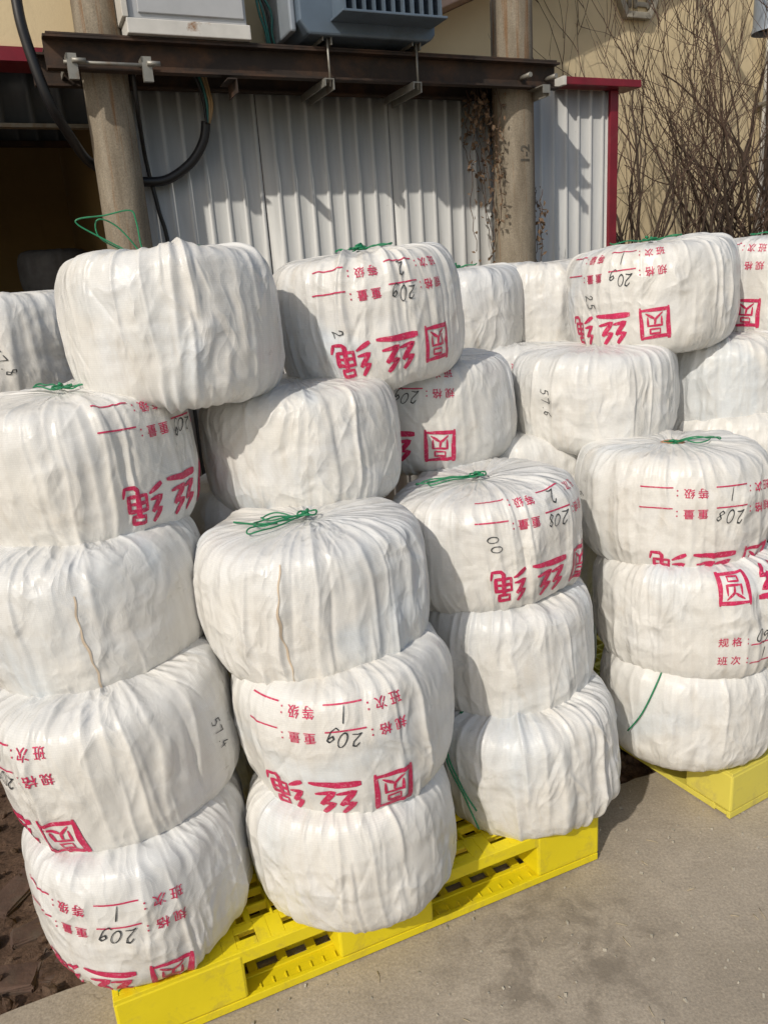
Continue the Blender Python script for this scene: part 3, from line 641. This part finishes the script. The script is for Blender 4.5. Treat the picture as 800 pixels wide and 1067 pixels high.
# ------------------------------------------------------------------ bales
class Bale:
    """a soft drum: profile by arc length t (0 top centre, 1 bottom centre), long cloth folds laid over it"""
    def __init__(s, R, H, seed, taper=0., folds=1., dimple=.012):
        s.R, s.H, s.taper, s.f, s.dim = R, H, taper, folds, dimple
        s.pn = make_noise(100+seed); rs = np.random.RandomState(seed); s.ph = rs.rand(4)*2*PI; s.off = rs.randint(1, 50)
        ph = np.linspace(PI/2, -PI/2, 1200); c = np.maximum(np.cos(ph), 0); sn = np.sin(ph)
        er = rs.uniform(.13, .20); r = R*np.where(sn > 0, c**er, c**(er+.05)); z = H/2*np.sign(sn)*np.abs(sn)**np.where(sn > 0, .53, .57)
        r[0] = r[-1] = 0
        r = r*(1-.022*(z/(H/2)-.05)**2)
        d = np.hypot(np.diff(r), np.diff(z)); a = np.concatenate([[0], np.cumsum(d)]); s.L = a[-1]
        tq = np.linspace(0, 1, 500); s.tq = tq; s.rq = np.interp(tq*s.L, a, r); s.zq = np.interp(tq*s.L, a, z)
        dr = np.gradient(s.rq); dz = np.gradient(s.zq); kn = np.ones(33)/33
        pad = lambda q: np.convolve(np.pad(q, 16, mode='edge'), kn, mode='valid')
        nr, nz = pad(-dz), pad(dr); ln = np.hypot(nr, nz); s.nr, s.nz = nr/ln, nz/ln
        # folds: (theta0, t0, t1, slope, bend, width, width ratio, height)
        F_ = []; cl = rs.rand(7)*2*PI
        def ang(): return rs.choice(cl)+rs.normal(0, .16) if rs.rand() < .6 else rs.rand()*2*PI
        U = rs.uniform
        for _ in range(52): F_.append((ang(), U(.02, .10), U(.30, .40) if rs.rand() < .6 else U(.40, .68), U(-.12, .12), U(-.3, .3), U(.0022, .0055), U(.5, 2), U(.0012, .0036)))
        for _ in range(46): F_.append((ang(), U(.60, .68) if rs.rand() < .6 else U(.40, .60), U(.92, .98), U(-.18, .18), U(-.4, .4), U(.0025, .006), U(.5, 2), U(.0014, .0042)))
        for _ in range(26): F_.append((ang(), U(.20, .30), U(.62, .82), U(-.25, .25), U(-.3, .3), U(.003, .008), U(.4, 2.4), U(.0018, .0048)*(1 if rs.rand() < .8 else -.7)))
        for _ in range(30):
            q = U(.24, .62); F_.append((ang(), q, q+U(.06, .18), U(.6, 2.6)*(1 if rs.rand() < .5 else -1), U(-2, 2), U(.002, .0045), U(.5, 2), U(.0008, .0022)*(1 if rs.rand() < .7 else -1)))
        for _ in range(4):
            q = U(.24, .5); F_.append((rs.rand()*2*PI, q, q+U(.15, .3), U(-.5, .5), U(-1, 1), U(.010, .02), U(.25, .6), U(.003, .006)))
        s.F = F_
    def P(s, th, t, lift=0.):
        th, t = np.broadcast_arrays(np.asarray(th, float), np.asarray(t, float)); shp = th.shape; th, t = np.atleast_1d(th), np.atleast_1d(t); u = (th/(2*PI)) % 1.
        r = np.interp(t, s.tq, s.rq); z = np.interp(t, s.tq, s.zq); nr = np.interp(t, s.tq, s.nr); nz = np.interp(t, s.tq, s.nz)
        sm = lambda a, b, x: np.clip((x-a)/(b-a), 0, 1)**2*(3-2*np.clip((x-a)/(b-a), 0, 1))
        pn, o = s.pn, s.off; rn = np.clip(r/s.R, 0, 1); mid = sm(.22, .34, t)*sm(.22, .34, 1-t)
        d = .008*pn(u, t*2.0, 3, o+2)+.0022*pn(u, t*3.0, 8, o+3)
        wob = .03*pn(u, t*6, 9, o)
        for a0, t0, t1, sl, bd, wd, wr, hh in s.F:
            ok = (t > t0-.03) & (t < t1+.03)
            if not ok.any(): continue
            tt = t[ok]; q = tt-(t0+t1)/2; c0 = a0+sl*q+bd*q*q+wob[ok]
            x = ((th[ok]-c0+PI) % (2*PI)-PI)*np.maximum(r[ok], .02)
            env = sm(t0-.02, t0+(t1-t0)*.3, tt)*(1-sm(t0+(t1-t0)*.6, t1+.02, tt))
            ww = wd*(.7+.6*env); ax = np.where(x > 0, x/(ww*wr*.8), -x/(ww*.8)); ax = np.minimum(ax, 8)
            d[ok] += 1.25*s.f*hh*env*(np.exp(-np.sqrt(ax*ax+.16)+.4)*(1+.25*ax))*.9
        d = d+s.f*.0022*pn(u, t*3, 64, o+5)*(1-mid*.75)+.0008*pn(u, t*24, 5, o+26)*mid+.0011*pn(u+.03*t, t*14, 34, o+27)
        d = d*np.minimum(1, rn*1.4)+lift
        rad = 1+.020*np.cos(2*th+s.ph[0])+.013*np.cos(3*th+s.ph[1])+s.taper*z/(s.H/2)
        gat = s.dim*np.exp(-(r/.035)**2)
        R2 = r*rad+nr*d; Z = z+nz*d+s.H/2-gat*(t < .5)+(.013*np.exp(-(r/.013)**2)*(t < .5) if s.dim < .02 else 0)+.010*(t < .5)*(1-rn**2)
        return np.stack([R2*np.cos(th), R2*np.sin(th), Z], -1).reshape(shp+(3,))
    def mesh(s, n, m):
        th = np.linspace(0, 2*PI, n+1); t = np.linspace(0, 1, m); t = t+.02*np.sin(2*PI*t)*0
        T, A = np.meshgrid(t, th, indexing='ij'); V = s.P(A, T); V[:, -1] = V[:, 0]; V[0] = V[0].mean(0); V[-1] = V[-1].mean(0)
        uv = np.stack([A*s.R, T*s.L], -1).reshape(-1, 2); V = V.reshape(-1, 3); q = n+1
        i = (np.arange(m-1)[:, None]*q+np.arange(n)[None]); Fc = np.stack([i, i+q, i+q+1, i+1], -1).reshape(-1, 4)
        # weld: drop the seam copy of the vertices but keep its UV per corner
        idx = np.arange(m*q).reshape(m, q); idx[:, -1] = idx[:, 0]; Fw = idx.ravel()[Fc]
        keep = np.ones((m, q), bool); keep[:, -1] = False; new = np.cumsum(keep.ravel())-1
        me = np_mesh('sack', V[keep.ravel()], new[Fw], True)
        l = me.uv_layers.new(name='uv')
        if len(me.loops) == Fc.size: l.data.foreach_set('uv', uv[Fc.ravel()].astype(np.float32).ravel())
        return me
# --- print glyphs: big brush characters drawn as strokes, small ones from the font
def brush(paths, wd=.1, k_=1.):
    Vs, Ts = [], []; off = 0
    for pth in paths:
        w0 = wd
        if isinstance(pth, tuple): pth, w0 = pth; w0 *= 1.18
        q = np.array(pth, float); pts = []
        for a, b in zip(q, q[1:]):
            n = max(2, int(np.hypot(*(b-a))/.05)); pts += [a+(b-a)*i/n for i in range(n)]
        pts.append(q[-1]); pts = np.array(pts); tg = np.gradient(pts, axis=0); tg /= np.hypot(*tg.T)[:, None]+1e-9; nr = np.stack([-tg[:, 1], tg[:, 0]], 1)
        k = len(pts); f = np.linspace(0, 1, k); ww = w0*(.92+.14*np.sin(f*PI*1.3+.4)-.18*f**4)
        pts[0] -= tg[0]*w0*.35; pts[-1] += tg[-1]*w0*.35; ww[0] *= .72; ww[-1] *= .6
        rows = np.stack([pts+nr*ww[:, None]*a for a in (-.5, 0, .5)], 1).reshape(-1, 2); Vs.append(rows)
        for i in range(k-1):
            for j in range(2):
                a = off+i*3+j; Ts += [(a, a+3, a+4), (a, a+4, a+1)]
        off += len(rows)
    return np.concatenate(Vs), np.array(Ts)
sq = lambda x0, y0, x1, y1: [(x0, y1), (x1, y1), (x1, y0), (x0, y0), (x0, y1)]
BIG = {}
BIG['yuan'] = brush([([(.06, .99), (.08, .5), (.05, .02)], .12), ([(.06, .93), (.5, .94), (.95, .97)], .10), ([(.94, .98), (.93, .5), (.95, .0)], .11), ([(.06, .06), (.94, .05)], .10),
                     *[(x, .055) for x in (sq(.34, .68, .66, .83),)], ([(.27, .57), (.73, .57)], .06), ([(.28, .57), (.28, .30)], .06), ([(.72, .57), (.72, .30)], .06), ([(.5, .5), (.48, .36), (.26, .17)], .065), ([(.54, .32), (.76, .17)], .07)])
BIG['si'] = brush([([(.36, .98), (.10, .68), (.38, .68)], .11), ([(.38, .70), (.08, .33), (.44, .38)], .12), ([(.82, .98), (.56, .68), (.84, .68)], .11), ([(.84, .70), (.54, .33), (.92, .38)], .12), ([(-.02, .10), (.5, .11), (1.02, .07)], .15)])
BIG['sheng'] = brush([([(.26, .98), (.06, .70), (.28, .70)], .10), ([(.28, .72), (.04, .40), (.32, .43)], .11), ([(.02, .10), (.34, .26)], .11),
                      (sq(.52, .78, .82, .95), .085), (sq(.46, .28, .90, .64), .085), ([(.46, .46), (.90, .46)], .08), ([(.68, .76), (.67, .14), (.74, .06), (.98, .06), (1.02, .24)], .10)])
SMALL = {c: split_arrays(text_arrays(c, .0085, 2), .22) for c in '规格班次重量等级'}
def stroke_digit(c):
    D = {'0': [[(.5+.38*math.cos(a), .5+.5*math.sin(a)) for a in np.linspace(1.9, 8.0, 14)]], '1': [[(.55, 1), (.45, 0)]], '2': [[(.12, .78), (.35, 1), (.68, .9), (.66, .6), (.05, .05), (.4, .1), (.9, .02)]],
         '3': [[(.15, .9), (.5, 1), (.75, .8), (.4, .55), (.8, .35), (.5, .02), (.1, .1)]], '4': [[(.5, 1), (.1, .4), (.9, .42)], [(.62, .65), (.5, -.05)]], '5': [[(.85, 1), (.35, .98), (.25, .6), (.6, .62), (.8, .35), (.55, .02), (.12, .08)]],
         '6': [[(.75, 1), (.3, .6), (.2, .2), (.5, 0), (.75, .25), (.5, .45), (.22, .3)]], '7': [[(.1, .95), (.85, .97), (.4, 0)]], '8': [[(.7, .85), (.4, 1), (.25, .75), (.7, .3), (.5, 0), (.2, .2), (.75, .75)]],
         '9': [[(.75, .75), (.5, 1), (.25, .75), (.45, .5), (.75, .7), (.65, .0)]], 'g': [[(.75, .55), (.45, .68), (.2, .42), (.45, .2), (.75, .5), (.78, -.1), (.5, -.4), (.15, -.25)]], '.': [[(.3, .0), (.36, .05)]]}
    return brush(D[c], .105)
INKD = {c: stroke_digit(c) for c in '0123456789g.'}
class Decal:
    def __init__(s): s.V, s.T, s.n = [], [], 0
    def add(s, VT, a0, b0, sx, sy=None, rot=0., slant=0.):
        V, T = VT; sy = sy or sx; x = V[:, 0]*sx+V[:, 1]*sy*slant; y = V[:, 1]*sy; c, n_ = math.cos(rot), math.sin(rot)
        s.V.append(np.stack([a0+x*c-y*n_, b0+x*n_+y*c], 1)); s.T.append(T+s.n); s.n += len(V); return s
    def line(s, a0, a1, b, wd=.0032):
        n = max(3, int(abs(a1-a0)/.005)); x = np.linspace(a0, a1, n); V = np.concatenate([np.stack([x, np.full(n, b-wd/2)], 1), np.stack([x, np.full(n, b+wd/2)], 1)])
        T = [(i, i+1, n+i+1) for i in range(n-1)]+[(i, n+i+1, n+i) for i in range(n-1)]; s.V.append(V); s.T.append(np.array(T)+s.n); s.n += 2*n; return s
    def wrap(s, name, B, th0, t0, rot, mat, parent, lift=.0016):
        V = np.concatenate(s.V); T = np.concatenate(s.T); c, n_ = math.cos(rot), math.sin(rot); a = V[:, 0]*c-V[:, 1]*n_; b = V[:, 0]*n_+V[:, 1]*c
        th = th0+a/B.R; t = t0-b/B.L; ok = (t > .04) & (t < .97); T = T[ok[T].all(1)]
        if not len(T): return
        used = np.unique(T); mp = np.zeros(len(V), int); mp[used] = np.arange(len(used)); return link(name, np_mesh(name, B.P(th[used], t[used], lift), mp[T]), mat, parent)
def bag_print(part):
    d = Decal(); S = .086
    for i, c in enumerate(('yuan', 'si', 'sheng') if part == 0 else ()): d.add(BIG[c], i*.118-S/2, -S/2, S*(1.0 if c != 'si' else 1.08), S)
    q = .0265
    for row, (w1, w2) in enumerate((('规格', '重量'), ('班次', '等级')) if part else ()):
        b = -.142-row*.052-.012
        for k, wd in enumerate((w1, w2)):
            a = -.045+k*.185
            for j, ch in enumerate(wd): d.add(SMALL[ch], a+.004+j*.033, b+.001, q)
            for yy in (.004, .016): d.line(a+.076, a+.0795, b+yy, .0035)
            d.line(a+.088, a+.088+.082, b-.003)
    return d
PRINT = bag_print(0), bag_print(1)
def ink_note(big, small, seed):
    d = Decal(); rr = random.Random(seed); a = .052
    for ch in big: d.add(INKD[ch], a, -.148+rr.uniform(-.005, .005), .022, .030*rr.uniform(.85, 1.15), rr.uniform(-.2, .2), .35); a += .023
    d2 = Decal()
    if small: d2.add(INKD[small], .072, -.205, .022, .032, 0, .1)
    return d, d2
def ink_word(txt, h=.026):
    d = Decal(); a = 0
    for ch in txt: d.add(INKD[ch], a, 0, h*.75, h, 0, .2); a += h*(.95 if ch != '.' else .5)
    return d
GROUP = 'white woven sack bales stacked on the pallets'
def bale(label, x, y, z, R=.24, H=.30, seed=1, tilt=(0, 0), prt=None, ink=None, note=None, tie=None, folds=1., res=(580, 210), taper=0., rope=False, strings=(), loops=(), stain=None, dimple=.012):
    """prt=(rel deg, t of big row, rot deg); rel is measured from the side that faces the camera, right positive"""
    H = H+.012; B = Bale(R, H, seed, taper, folds, dimple)
    o = empty('wrapped_bale', (x, y, z), 0, label, 'bale', GROUP); thc = math.atan2(-y, -x)
    # tilt = (towards the viewer's right up, away up) in degrees, about the axes seen from the camera
    vx = Vector((-math.sin(thc), math.cos(thc), 0)); vd = Vector((-math.cos(thc), -math.sin(thc), 0))
    o.rotation_mode = 'QUATERNION'; from_ = Matrix.Rotation(R_(-tilt[0]), 3, vd) @ Matrix.Rotation(R_(tilt[1]), 3, vx); o.rotation_quaternion = from_.to_quaternion()
    link('sack', B.mesh(*res), M['sack'], o)
    if prt:
        a, t0, rot = prt; rot += random.Random(seed).uniform(-6, 6); [pp.wrap(nm, B, thc+R_(a), t0, R_(rot), M['red_ink'], o) for pp, nm in zip(PRINT, ('red_characters', 'red_form_lines'))]
        if note:
            for q in ink_note(note[0], note[1], seed): q.wrap('marker_writing', B, thc+R_(a), t0, R_(rot), M['ink'], o, .0022)
    for tx, a, t0, rot in (ink or ()): ink_word(tx).wrap('marker_number', B, thc+R_(a), t0, R_(rot), M['ink'], o, .0020)
    if stain:                                          # brown streak down a seam: (rel deg, t0, t1)
        d = Decal(); n = 60; f = np.linspace(0, 1, n); b = -f*(stain[2]-stain[1])*B.L; x = .004*np.sin(f*7+seed)+.0015*np.sin(f*31); ww = (.0013)*(.3+np.abs(np.sin(f*9+1))+.6*np.sin(f*PI))
        d.V.append(np.concatenate([np.stack([x-ww, b], 1), np.stack([x+ww, b], 1)])); d.T.append(np.array([(i, i+1, n+i+1) for i in range(n-1)]+[(i, n+i+1, n+i) for i in range(n-1)])); d.n = 2*n
        d.wrap('seam_stain', B, thc+R_(stain[0]), stain[1], 0, M['stain'], o, .0014)
    def sp(a, t, lift=.004): return Vector(B.P(thc+R_(a), t, lift))
    if tie is not None:                                # twine knot and loops over the gathered top
        rr = random.Random(seed*3+1); c = sp(0, .012, .012); mb = MB()
        th = np.linspace(0, 2*PI, 22); ring = [c+Vector((.020*math.cos(q)*(1+.1*rr.random()), .020*math.sin(q), .002*math.sin(3*q))) for q in th]; mb.tube(ring, .0021, 6)
        for k in range(3): mb.tube([c+Vector((rr.uniform(-.012, .012), rr.uniform(-.012, .012), .003*k-.002)), c+Vector((rr.uniform(-.015, .015), rr.uniform(-.015, .015), .004*k))], .004, 6)
        for k, (ang, Lr, wd) in enumerate(tie):
            aa = thc+R_(ang); dv = Vector((math.cos(aa), math.sin(aa), 0)); sv = Vector((-dv.y, dv.x, 0))
            L = []
            for q in np.linspace(0, 1, 15):
                lon = Lr*math.sin(q*PI)**.8; lat = wd*math.sin(q*2*PI)*.8+rr.uniform(-.001, .001)
                v = c+dv*lon+sv*lat; rad_ = math.hypot(v.x, v.y); tt = float(np.interp(rad_, B.rq[:150], B.tq[:150])); s_ = B.P(math.atan2(v.y, v.x), tt, .004)
                v = Vector((s_[0], s_[1], s_[2]+.004+.004*math.sin(q*9+k)**2)); L.append(v)
            mb.tube(catmull(L, 4), .0018, 6)
        mb.build('tie_string', M['cord'], o)
    if rope:
        mb = MB()
        for k in range(3): mb.tube([sp(0, 0, .0)+Vector(((.024+.008*k)*math.cos(q), (.024+.008*k)*math.sin(q), .010-.003*k)) for q in np.linspace(0, 2*PI, 24)], .006, 8)
        mb.build('rope_core', M['rope'], o)
    for st in loops:                                   # twine standing free above the top: (right, up, away)
        q0 = Vector((0, 0, H)); mb = MB(); mb.tube(catmull([q0+vx*a+vd*c_+Vector((0, 0, b)) for a, b, c_ in st], 6), .0017, 6); mb.build('tie_string', M['cord'], o)
    for st in strings:                                 # loose ends lying on the sack: (rel deg, t, lift)
        mb = MB(); mb.tube(catmull([sp(*q) for q in st], 8), .0022, 6); mb.build('loose_string', M['cord'], o)
    return o
def LZ(k): return .150+.283*(k-1)
# front left stack
bale('bottom bale of the left stack with printing on its front, beside the dirt strip', -.592, 1.46, LZ(1)+.004, .243, .30, 1, (3, 2), (2, .665, 180), None, ('20g', '1'), loops=[[(-.085, -.25, -.15), (-.095, -.285, -.19), (-.104, -.315, -.205), (-.108, -.345, -.21)]])
bale('second bale up in the left stack with one boxed red character at its lower left', -.60, 1.51, LZ(2)+.008, .25, .305, 2, (5, 2), (-36, .60, 180), [('57.4', 45, .44, -80)], ('20g', '1'))
bale('plain white bale third up in the left stack with a long brown seam streak', -.655, 1.62, LZ(3), .252, .31, 3, (4, 3), stain=(-6, .36, .70))
bale('fourth bale up at the left edge with large red characters, under the top plain bale', -.67, 1.70, LZ(4), .25, .30, 4, (2, 1), (80, .60, 180), None, ('20g', '3'), tie=[(-150, .1, .02), (60, .09, .02)])
bale('topmost plain bale of the left front stacks with deep vertical folds, before the left pole', -.445, 1.79, LZ(5)-.012, .236, .30, 5, (0, -2), folds=1.25, taper=.01, strings=[[(20, .16, .004), (45, .15, .006), (70, .16, .004), (88, .2, .004)]], loops=[[(-.02, -.01, 0), (-.06, .012, 0), (-.115, .045, 0), (-.165, .078, .0), (-.16, .09, .0), (-.11, .094, 0), (-.055, .102, .0), (-.045, .08, 0), (-.042, .03, 0), (-.035, -.01, 0)], [(-.03, -.008, .01), (-.08, .02, .01), (-.125, .05, .01), (-.13, .08, .01), (-.115, .088, .01), (-.085, .07, .01), (-.055, .03, .01), (-.035, -.008, .01)]])
# second stack
bale('plain bottom bale of the second stack overhanging the yellow pallet edge', -.115, 1.52, LZ(1)+.002, .230, .30, 6, (2, 2))
bale('second bale up in the second stack with the squashed boxed red character at its right', -.11, 1.555, LZ(2)+.004, .236, .30, 7, (4, 2), (20, .61, 180), None, ('20g', '1'))
bale('plain bale topping the second front stack with green tied top and brown streak', -.163, 1.62, LZ(3)-.012, .25, .292, 8, (1, 0), tie=[(-70, .12, .03), (-95, .10, .025), (-55, .15, .02)], folds=1.1, stain=(-16, .32, .66), strings=[[(-60, .1, .004), (-80, .16, .004), (-95, .22, .004)]])
bale('plain bale fourth up behind the green tied bale, in the middle of the left stacks', -.19, 1.93, LZ(4)-.025, .245, .285, 9, (1, 0))
bale('topmost printed bale left of the right pole, red characters on its right half', .005, 2.13, LZ(5)-.042, .248, .318, 10, (4, 2), (44, .59, 180), [('2', -20, .5, -70)], ('20g', '2'), tie=[(80, .09, .03), (-60, .06, .03)], folds=1.2)
# third stack at the right end of the yellow pallet
bale('crumpled bottom bale of the third stack at the right end of the yellow pallet', .335, 1.80, LZ(1)-.002, .245, .30, 11, (5, 3), folds=1.5, strings=[[(-50, .2, .012), (-42, .34, .014), (-33, .46, .02), (-24, .54, .024)], [(-52, .2, .012), (-43, .36, .014), (-31, .52, .02), (-25, .62, .026)]])
bale('plain second bale up in the third stack, half in the shade', .295, 1.88, LZ(2)-.022, .235, .30, 12, (1, 1), strings=[[(45, .84, .004), (52, .83, .004), (58, .82, .004)]])
bale('top printed bale of the third front stack with a green bow on its top', .275, 1.92, LZ(3)-.012, .25, .276, 13, (5, 1), (66, .595, 180), [('00', 2, .40, -75)], ('208', '2'), tie=[(-75, .13, .03), (-85, .16, .015)])
bale('bale fourth up behind the bow tied bale with one boxed red character', .175, 2.30, LZ(4)-.025, .25, .28, 14, (3, 1), (3, .58, 180), None, ('20g', '1'))
# right stacks on the pale pallet
bale('plain bottom bale on the pale yellow pallet with a loose green string', .845, 1.985, LZ(1)+.006, .248, .30, 15, (0, 1), folds=.6, strings=[[(-20, .2, .004), (-17, .32, .006), (-24, .45, .008), (-33, .55, .012)], [(-56, .2, .004), (-46, .2, .004), (-40, .22, .004)]])
bale('second bale up on the pale pallet, its red print the right way up', .835, 1.99, LZ(2), .248, .30, 16, (2, 1), (30, .335, 0), None, ('0g', '1'))
bale('top bale of the front right stack with an open gathered top and green twine', .805, 2.065, LZ(3)-.008, .25, .30, 17, (0, -1), (54, .665, 180), [('6', -68, .45, -70)], ('208', '1'), tie=[(60, .10, .035), (80, .12, .02)], rope=True, dimple=.022)
bale('bale with a vertical marker number and no red print, fourth up in the right stacks', .675, 2.36, LZ(4)-.022, .25, .276, 18, (1, 1), None, [('57.6', -36, .42, -80)])
bale('topmost bale of the right stacks with all three red characters in view', .885, 2.46, LZ(5)-.045, .247, .30, 19, (3, 2), (2, .575, 180), [('25', -48, .45, -75)], ('20g', '1'), tie=[(-70, .12, .02), (75, .09, .02)])
bale('plain bale at the right edge with a vertical marker number, under a printed top bale', 1.14, 2.52, LZ(4)-.035, .25, .28, 20, (0, 1), None, [('55.2', -48, .42, -80)])
bale('printed topmost bale cut by the right edge of the view', 1.385, 2.66, LZ(5)-.06, .25, .315, 21, (2, 1), (-22, .575, 180), None, ('20g', '1'), tie=[(-60, .1, .03), (80, .1, .03)])
bale('plain bale at the right edge behind the open topped bale, green twine on top', 1.16, 2.44, LZ(3), .25, .31, 22, (0, 0), tie=[(-80, .16, .02), (-60, .12, .02)])
# bales further back
LR = (220, 90)
bale('plain topmost bale behind the left edge of the stacks with a scribbled number', -1.04, 2.22, LZ(5)-.075, .25, .31, 23, (0, 0), None, [('57.8', -8, .46, -60)], res=LR)
bale('plain rear topmost bale between the printed top bale and the right pole', 0.31, 2.86, LZ(5)-.08, .245, .30, 24, (0, 0), tie=[(90, .08, .02), (-80, .08, .02)], res=LR)
bale('plain rear topmost bale before the right pole with a small marker number', .65, 3.0, LZ(5)-.085, .245, .31, 25, (0, 0), None, [('54', -30, .45, -75)], res=LR)
bale('rear bale just below the two topmost bales by the right pole, hints of red print', .50, 2.83, LZ(4)-.06, .245, .30, 26, (0, 0), (50, .62, 180), None, None, res=LR)
bale('rear bale seen through the gap under the bale with the vertical number', .44, 2.42, LZ(3), .245, .30, 27, (0, 0), res=LR)
bale('rear bale in the shaded gap between the third and right stacks, second level', .46, 2.40, LZ(2), .24, .30, 28, (0, 0), res=LR)
bale('rear bale in the shaded gap between the third and right stacks, bottom level', .45, 2.40, LZ(1), .24, .30, 29, (0, 0), res=LR)
bale('rear bale in the dark gap beside the third bale of the left stack', -.30, 2.02, LZ(3), .235, .30, 30, (0, 0), res=LR)
bale('rear bale deep in the gap between the two left stacks, second level', -.34, 1.99, LZ(2), .24, .30, 31, (0, 0), res=LR)
bale('rear bale deep in the gap between the two left stacks, bottom level', -.35, 1.98, LZ(1), .24, .30, 32, (0, 0), res=LR)
# bales inside the dark bay, its shade painted into their sack colour
for q, (s_, w_, z_, lb_) in enumerate(((.35, 1.9, 1.56, 'bale with shade painted into its sack, on top of the pile inside the dark store bay'), (.15, 1.75, 1.24, 'bale with shade painted into its sack, lower left in the pile inside the dark store bay'), (.38, 2.25, 1.24, 'bale with shade painted into its sack, lower right in the pile inside the dark store bay'))):
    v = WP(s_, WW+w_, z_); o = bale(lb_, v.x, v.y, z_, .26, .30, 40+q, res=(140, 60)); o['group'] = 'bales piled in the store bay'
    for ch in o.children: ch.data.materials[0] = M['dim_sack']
v = WP(.08, WW+1.9, 0); o = empty('storage_crate', v, WY, 'dark crate stack under the bales inside the store bay', 'crate')
mb = MB(); mb.bb(-.55, .55, -.35, .35, -.05, 1.23, .01); mb.build('crate_body', M['dark_steel'], o)
mb = MB()
for i in range(6): mb.bb(-.565, .565, -.362, .362, .05+i*.2, .12+i*.2)
mb.build('crate_band', M['twig'], o)
